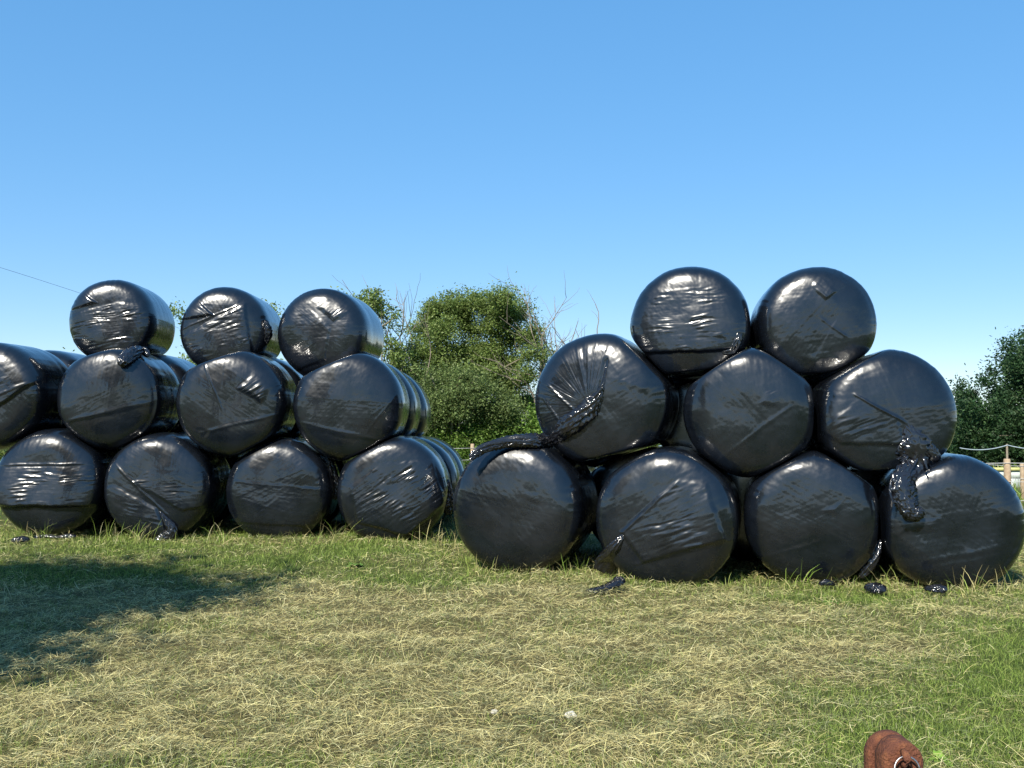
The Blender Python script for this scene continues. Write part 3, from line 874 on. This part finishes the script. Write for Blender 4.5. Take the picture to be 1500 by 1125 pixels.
# grey willow-like thicket in front of it
tree('thorn_tree', 'dull grey green thorn bush with bare pale branches below the broad tree', (P(655, 690, 29)[0], 29.6, 0),
     [blob(650, 575, 29, 62, 42, .9), blob(700, 590, 29, 60, 42, .9), blob(610, 600, 29, 40, 45, .8)], 300, 130, .040, DULL, .12, sig=.2, keep=1.6, bark=M_dead, limbs=40, hollow=.3)
# thin tree behind the top of the left stack
tree('thin_ash_tree', 'thin sparse tree showing beside the right hand top bale of the left stack', (P(545, 690, 29.5)[0], 29.5, 0),
     [blob(535, 448, 29.5, 40, 30, .7), blob(575, 480, 29.5, 22, 30, .6), blob(505, 440, 29.5, 26, 22, .6), blob(580, 540, 29.5, 26, 40, .6)], 60, 75, .05, ASH, .12, sig=.14, keep=1.2, limbs=36, hollow=.3)
tree('sparse_ash_tree', 'sparse treetop peeping out between the top bales of the left stack', (P(335, 690, 30)[0], 30, 0),
     [blob(258, 462, 30, 22, 20, .6), blob(330, 480, 30, 70, 40, .8), blob(405, 455, 30, 30, 24, .6), blob(330, 560, 30, 100, 50, .9)], 120, 80, .055, ASH, .14, sig=.2, keep=1.4, limbs=36, hollow=.3)
# bare dead trees
for px, py, h_, lab in ((800, 690, 4.4, 'bare dead tree with thin twigs at the right of the broad tree'), (592, 690, 4.6, 'bare grey dead stems standing at the left of the broad tree'), (852, 690, 4.3, 'bare twig tips just above the pleated bale of the right stack')):
    x0 = P(px, py, 30)[0]
    t = thing('dead_tree', (x0, 30.2, 0), lab, 'tree', 'dead trees in the hedge')
    mb = MB()
    mb.tube([(x0, 30.2, -.1), (x0 + .05, 30.2, 1.0), (x0 - .05, 30.15, 2.0)], [.09, .075, .06], 7)
    for j in range(6):
        branchy(mb, (x0 - .03, 30.17, random.uniform(1.2, 2.0)), (random.uniform(-.35, .35), random.uniform(-.2, .2), 1), (h_ - 1.6) * random.uniform(.7, 1.0), .04, 2, .45)
    mb.build('trunk', M_dead, loc=(x0, 30.2, 0), parent=t)
# dark tree on the right
tree('oak_tree', 'dark green round oak at the right picture edge beyond the fence', (P(1640, 690, 34)[0], 35, 0),
     [blob(1720, 545, 34, 215, 140, 4.5), blob(1530, 590, 33, 62, 62, 2.2), blob(1426, 605, 32.5, 32, 42, 1.2), blob(1446, 578, 33, 36, 36, 1.2), blob(1478, 548, 33, 36, 34, 1.2), blob(1508, 522, 33, 40, 36, 1.4), blob(1560, 545, 33.5, 60, 50, 2), blob(1462, 615, 32.5, 55, 46, 1.6), blob(1495, 575, 33, 36, 36, 1.2), blob(1640, 490, 34, 100, 60, 3), blob(1640, 640, 33, 240, 50, 3), blob(1475, 650, 32.5, 80, 34, 1.6)],
     2400, 170, .058, DARK, .4, sig=.20, keep=2.4, limbs=60, hollow=.6)


def hedge(name, label, x0, x1, y0, top_fn, n, per, size, pal, sig, depth=1.6, cat='hedge'):
    xs = RNG.uniform(x0, x1, n)
    tp = top_fn(xs) + .35 * fbm(xs * .9, xs * 0 + 3, 2)
    hz = RNG.random(n) ** .75
    z = np.maximum(tp, .4) * hz
    y = y0 + (RNG.random(n) - .5) * depth * (1.15 - .6 * hz) - .35 * depth * (1 - hz)
    t = thing(name, (float((x0 + x1) / 2), float(y0), 0), label, cat)
    V, f, c = leaves(np.stack([xs, y, z], -1), RNG.uniform(.6, 1.3, n) * sig, per, size, pal)
    mesh_np('foliage', V, f, M_leaf, cols=c, loc=tuple(t.location), parent=t)
    for j in range(int((x1 - x0) * 1.3)):
        mb = MB()
        xx = RNG.uniform(x0, x1); h_ = float(max(top_fn(np.array([xx]))[0], .5)) * .9
        p0 = np.array([xx, y0 + RNG.normal(0, .25), -.05])
        mb.tube([p0, p0 + np.array([RNG.normal(0, .15), 0, h_ * .5]), p0 + np.array([RNG.normal(0, .3), -.1, h_])], [.035, .025, .01], 5)
        mb.build('stem', M_bark, loc=tuple(t.location), parent=t)
    return t


hedge('bramble_hedge', 'bright green bramble hedge along the field edge between the stacks', -5.2, 6.2, 29.6, lambda x: 1.75 + .3 * np.sin(x * .9), 800, 150, .045, BRAM, .20)
hedge('overgrown_hedge', 'overgrown green hedge behind the left stack', -22, -5.2, 30.5, lambda x: 2.6 + .6 * np.sin(x * .8), 650, 70, .085, ASH, .28)
hedge('field_hedge', 'far dark hedge along the right side of the field', 6.2, 26, 40.0, lambda x: 1.9 + .3 * np.sin(x * .9), 700, 70, .10, DARK, .28)

# unseen tree added behind on the left to cast the lower left shadow
tree('shadow_caster_tree', 'unseen leafy tree added left of the photographer to cast the shadow on the hay', (-6.6, 2.7, 0),
     [(-7.2, 3.0, 4.6, 1.9, 1.5, 1.5), (-5.25, 4.2, 4.2, .85, .6, .45), (-6.1, 2.6, 3.3, 1.4, 1.0, .9), (-6.8, 3.9, 4.6, 1.2, .9, .6)], 440, 100, .10, ASH, .22, sig=.26, keep=2.6, limbs=40, hollow=.2)


# ------------------------------------------------------------------ fences
def fence(name, label, posts, wires, rpost, group=None):
    p0 = posts[0][0]
    t = thing(name, (float(p0[0]), float(p0[1]), 0), label, 'fence', group)
    for (p, h_) in posts:
        mb = MB()
        r_ = rpost
        mb.tube([(p[0], p[1], -.2), (p[0] + .005, p[1], h_ * .5), (p[0], p[1], h_ - .015), (p[0], p[1], h_)], [r_, r_ * .98, r_ * .96, r_ * .82], 10)
        mb.build('post', M_post, smooth=True, loc=tuple(t.location), parent=t)
    for wz, rr_ in wires:
        mb = MB()
        pts = []
        for (a, ha), (c, hc) in zip(posts[:-1], posts[1:]):
            for s in np.linspace(0, 1, 8)[:-1]:
                pts.append((a[0] + (c[0] - a[0]) * s, a[1] + (c[1] - a[1]) * s - rpost - .004, ha + (hc - ha) * s - wz - .03 * s * (1 - s)))
        pts.append((posts[-1][0][0], posts[-1][0][1] - rpost - .004, posts[-1][1] - wz))
        mb.tube(pts, rr_, 5)
        mb.build('wire', M_wire, loc=tuple(t.location), parent=t)
    return t


a = P(1475, 672, 14.7)
fence('wire_fence', 'post and wire fence with a stout round post at the right picture edge',
      [(P(1240, 674, 15.4), .95), (P(1356, 674, 15.05), .96), (a, a[2]), (P(1600, 671, 14.35), .99)], [(.06, .005), (.33, .004), (.6, .004)], .05)
fa = P(1437, 676, 20)
fence('wire_fence', 'farther thin post fence in front of the dark oak',
      [(P(1330, 677, 20.4), .70), (P(1405, 676, 20.1), .72), (fa, fa[2]), (P(1497, 679, 19.8), .70), (P(1570, 680, 19.6), .70)], [(.05, .005), (.3, .005)], .045)
mf = P(692, 650, 28.3)
fence('wire_fence', 'weathered post and single wire before the bramble hedge between the stacks',
      [(P(560, 652, 28.5), .9), (P(625, 652, 28.4), .9), (mf, mf[2]), (P(770, 652, 28.2), .88), (P(850, 652, 28.1), .88)], [(.12, .006), (.45, .005)], .06)
# thin stake carrying a slack rope
sp_ = P(1475, 652, 17.5)
t = thing('rope_stake', (float(sp_[0]), float(sp_[1]), 0), 'thin dark stake carrying a slack pale rope behind the stout fence post', 'rope stake')
mb = MB(); mb.tube([(sp_[0], sp_[1], -.2), (sp_[0], sp_[1], sp_[2] + .02)], [.02, .018], 7)
mb.build('stake', M_bark, loc=tuple(t.location), parent=t)
for e0 in (P(1405, 656, 17.8), P(1560, 652, 17.2)):
    mb = MB(); pts = []
    for s in np.linspace(0, 1, 16):
        q_ = sp_ + (e0 - sp_) * s; q_ = q_ - np.array([0, .02, .58 * s * (1 - s) * abs(e0[0] - sp_[0]) ** 1.0 * .55]); pts.append(q_)
    mb.tube(pts, .009, 5)
    mb.build('rope', M_rope, loc=tuple(t.location), parent=t)
e0 = P(1405, 656, 17.8)

# low pale block wall beyond the fence
def box(mb, x0, x1, y0, y1, z0, z1):
    v = np.array([(x, y, z) for z in (z0, z1) for y in (y0, y1) for x in (x0, x1)], float)
    q = np.array([[0, 2, 3, 1], [4, 5, 7, 6], [0, 1, 5, 4], [2, 6, 7, 3], [0, 4, 6, 2], [1, 3, 7, 5]])
    mb.v.append(v); mb.q.append(q + mb.n); mb.n += 8


w0, w1 = P(1440, 700, 23.8), P(1720, 700, 23.8)
t = thing('low_wall', (float(w0[0]), 23.9, 0), 'low pale grey block wall beyond the fence at the right', 'wall')
mb = MB(); x = w0[0]; row = 0
for zi in range(2):
    x = w0[0] - .2 * zi
    while x < w1[0]:
        box(mb, x, x + .43, 23.8 + random.uniform(0, .012), 23.98, .19 * zi + (.0 if zi else -.1), .19 * zi + .182); x += .44
mb.build('block_course', M_wall, smooth=False, loc=tuple(t.location), parent=t)
mb = MB(); box(mb, w0[0] - .1, w1[0], 23.76, 24.02, .376, .44)
mb.build('coping', M_moss, smooth=False, loc=tuple(t.location), parent=t)

# ------------------------------------------------------------------ overhead cable
c0, c1 = P(-420, 255, 24), P(262, 472, 30)
pts = []
ctl = [P(-420, 270, 17.5), P(0, 387, 23.5), P(112, 432, 26), P(262, 480, 30)]
tt = np.linspace(0, 1, 40)
kk = np.array([0, .45, .62, 1.0])
ctl = np.array(ctl)
pts = np.stack([np.polyval(np.polyfit(kk, ctl[:, j], 2), tt) for j in range(3)], -1)
mb = MB(); mb.tube(pts, .0038, 6)
o = mb.build('overhead_cable', M_cable, loc=tuple(float(v) for v in pts[20]))
tag(o, 'thin dark overhead cable sloping down across the sky at the left', 'cable')

# ------------------------------------------------------------------ rusty steel lug in the foreground
Yr = 4.0
rb = P(1318, 1100, Yr)
t = thing('rusty_towing_eye', (float(rb[0]), Yr, 0), 'rusty brown round topped steel lug with a bright ring in the foreground grass', 'steel lug')


def tomb(px, py_top, Yd, rpx, thick, yaw=0.):
    """upright plate with a half-round top and eased edges"""
    k = Yd / F; c = P(px, py_top + rpx, Yd); r_ = rpx * k
    prof = [(-r_, -.12 - 0)]
    out_ = [(-r_, -.05)] + [(-r_, s) for s in np.linspace(0, c[2], 6)[1:-1]]
    arc = [(-r_ * math.cos(a_), c[2] + r_ * math.sin(a_)) for a_ in np.linspace(0, math.pi, 36)]
    out_ = out_ + arc + [(r_, s) for s in np.linspace(c[2], 0, 6)[1:-1]] + [(r_, -.05)]
    o2 = np.array(out_)
    mid = np.array([0, c[2] * .7])
    layers = []
    e = .012
    for d, s in ((0, 1 - e / r_ * 1.2), (e * .3, 1 - e / r_ * .4), (e, 1), (thick - e, 1), (thick - e * .3, 1 - e / r_ * .4), (thick, 1 - e / r_ * 1.2)):
        pr = mid + (o2 - mid) * s
        layers.append(np.stack([c[0] + pr[:, 0], np.full(len(pr), Yd + d), pr[:, 1]], -1))
    n = len(o2); mb = MB()
    mb.v = layers; mb.n = n * len(layers)
    for i in range(len(layers) - 1):
        j = np.arange(n); j2 = (j + 1) % n
        mb.q.append(np.stack([i * n + j, i * n + j2, (i + 1) * n + j2, (i + 1) * n + j], -1))
    # caps as triangle fans
    for i, rev in ((0, False), (len(layers) - 1, True)):
        cc = mb.n; mb.v.append(np.array([[c[0] + mid[0], Yd + (0 if i == 0 else thick), mid[1]]])); mb.n += 1
        j = np.arange(n); j2 = (j + 1) % n
        mb.t.append(np.stack([i * n + j2, i * n + j, np.full(n, cc)], -1) if not rev else np.stack([i * n + j, i * n + j2, np.full(n, cc)], -1))
    return mb, c, r_


mb, c1_, r1_ = tomb(1307, 1076, 4.0, 34, .07)
mb.build('rear_plate', M_rust, smooth=False, loc=tuple(t.location), parent=t)
mb, c2_, r2_ = tomb(1325, 1089, 3.88, 29, .117)
mb.build('front_plate', M_rust, smooth=False, loc=tuple(t.location), parent=t)
# lug and ring on the front plate
rc = P(1329, 1128, 3.84)
mb = MB()
tube_n = 28
mb.tube([(rc[0] + .047 * math.cos(a_), rc[1] + .012 * math.sin(a_), rc[2] + .047 * math.sin(a_)) for a_ in np.linspace(0, 2 * math.pi, tube_n)], .0038, 8)
mb.build('ring', M_steel, loc=tuple(t.location), parent=t)
mb = MB()
lp = P(1326, 1108, 3.86)
mb.tube([lp + np.array([0, .02, .012]), lp + np.array([0, -.01, .008]), lp + np.array([0, -.025, -.006]), lp + np.array([0, -.025, -.03]), lp + np.array([0, .02, -.04])], [.014, .015, .015, .014, .013], 10)
mb.build('staple', M_rust, loc=tuple(t.location), parent=t)

# ------------------------------------------------------------------ broad-leaved weeds
def weed(px, py, r, nl, label, colr):
    Yd = gy(py); p = P(px, py, Yd); z0 = float(ground_z(p[0], p[1]))
    V, F_, Cc = [], [], []; n = 0
    for i in range(nl):
        a = 2 * math.pi * i / nl + random.uniform(-.4, .4); L = r * random.uniform(.6, 1.1); el = random.uniform(.15, .8)
        d = np.array([math.cos(a), math.sin(a), 0]); sd_ = np.array([-math.sin(a), math.cos(a), 0])
        K = 7
        for j in range(K):
            t_ = j / (K - 1)
            c_ = np.array([p[0], Yd, z0 + .01]) + d * L * t_ * math.cos(el) + np.array([0, 0, 1]) * L * (t_ * math.sin(el) * 1.2 - .55 * t_ * t_)
            w_ = L * .24 * math.sin(math.pi * min(1, .08 + t_ * .9)) ** .8
            wv = .008 * math.sin(t_ * 17 + i)
            V += [c_ - sd_ * w_ + np.array([0, 0, .25 * w_ + wv]), c_, c_ + sd_ * w_ + np.array([0, 0, .25 * w_ - wv])]
            k_ = random.uniform(.8, 1.15)
            Cc += [np.array(colr) * k_] * 3
        for j in range(K - 1):
            b_ = n + 3 * j
            F_ += [[b_, b_ + 1, b_ + 4, b_ + 3], [b_ + 1, b_ + 2, b_ + 5, b_ + 4]]
        n += 3 * K
    o = mesh_np('broadleaf_weed', np.array(V), np.array(F_), M_grass, cols=np.array(Cc), smooth=True, loc=(float(p[0]), Yd, z0))
    tag(o, label, 'weed')


weed(1376, 1112, .075, 8, 'bright green broad leaved weed beside the rusty lug', (.20, .34, .05))
weed(1215, 880, .09, 9, 'green leafy weed in the grass before the right hand bottom bales', (.13, .25, .05))
weed(520, 838, .11, 10, 'low green leafy weed in the grass left of the right stack', (.14, .25, .05))

# ------------------------------------------------------------------ stones
M_stone_grey = noise_mat('grey_stone', [(.3, (.30, .29, .25, 1)), (.7, (.48, .46, .41, 1))], 30)


def stone(px, py, size, label, seed, mat=None):
    Yd = gy(py); p = P(px, py, Yd); z0 = float(ground_z(p[0], p[1]))
    nu, nv = 20, 12
    th = np.linspace(0, 2 * np.pi, nu, endpoint=False); ph = np.linspace(.05, np.pi - .05, nv)
    PH, TH = np.meshgrid(ph, th, indexing='ij')
    d = np.stack([np.sin(PH) * np.cos(TH), np.sin(PH) * np.sin(TH), np.cos(PH)], -1)
    rr = 1 + .35 * perlin(d[..., 0] * 1.6 + seed, d[..., 1] * 1.6 + d[..., 2] * 1.3)
    v = d * rr[..., None] * np.array([size, size * .8, size * .62]) + np.array([p[0], Yd, z0 + size * .62])
    idx = np.arange(nu * nv).reshape(nv, nu); nx_ = np.roll(idx, -1, 1)
    q = np.stack([idx[:-1], idx[1:], nx_[1:], nx_[:-1]], -1).reshape(-1, 4)
    caps = [idx[0][None], idx[-1][::-1][None]]
    o = mesh_np('stone', v.reshape(-1, 3), [q] + caps, mat or M_stone, smooth=True, loc=(float(p[0]), Yd, z0))
    tag(o, label, 'stone', 'pale stones in the hay')


stone(836, 1047, .030, 'small white stone lying in the hay near the bottom middle', 3)
stone(724, 1043, .020, 'flat greyish stone half buried in hay, left of the white stone', 8, M_stone_grey)

# ------------------------------------------------------------------ light
SUN_AZ, SUN_EL = math.radians(-155), math.radians(40)      # measured from +Y towards +X
sd = Vector((math.sin(SUN_AZ) * math.cos(SUN_EL), math.cos(SUN_AZ) * math.cos(SUN_EL), math.sin(SUN_EL)))
sl = bpy.data.lights.new('sun', 'SUN'); sl.energy = 4.7; sl.angle = math.radians(.53); sl.color = (1, .94, .82)
so = bpy.data.objects.new('sun', sl); C.objects.link(so)
so.rotation_euler = sd.to_track_quat('Z', 'Y').to_euler()
so.location = (-20, -30, 40)

w = bpy.data.worlds.new('World'); sc.world = w; w.use_nodes = True
nt = w.node_tree
bg = nt.nodes['Background']
sky = nt.nodes.new('ShaderNodeTexSky')
sky.sky_type = 'NISHITA'; sky.sun_disc = False
sky.sun_elevation = SUN_EL; sky.sun_rotation = SUN_AZ % (2 * math.pi)
sky.altitude = 3000; sky.air_density = 1.0; sky.dust_density = .0; sky.ozone_density = 3.0
gm = nt.nodes.new('ShaderNodeGamma'); gm.inputs['Gamma'].default_value = .37
nt.links.new(sky.outputs[0], gm.inputs['Color'])
hs = nt.nodes.new('ShaderNodeHueSaturation'); hs.inputs['Saturation'].default_value = 2.2; hs.inputs['Value'].default_value = 1.97; hs.inputs['Hue'].default_value = .503
nt.links.new(gm.outputs[0], hs.inputs['Color']); nt.links.new(hs.outputs[0], bg.inputs['Color'])
bg.inputs['Strength'].default_value = .145

sc.view_settings.view_transform = 'Standard'
sc.view_settings.look = 'None'
sc.view_settings.exposure = 0.9
sc.view_settings.gamma = 1
sc.render.engine = 'CYCLES'
sc.cycles.max_bounces = 6
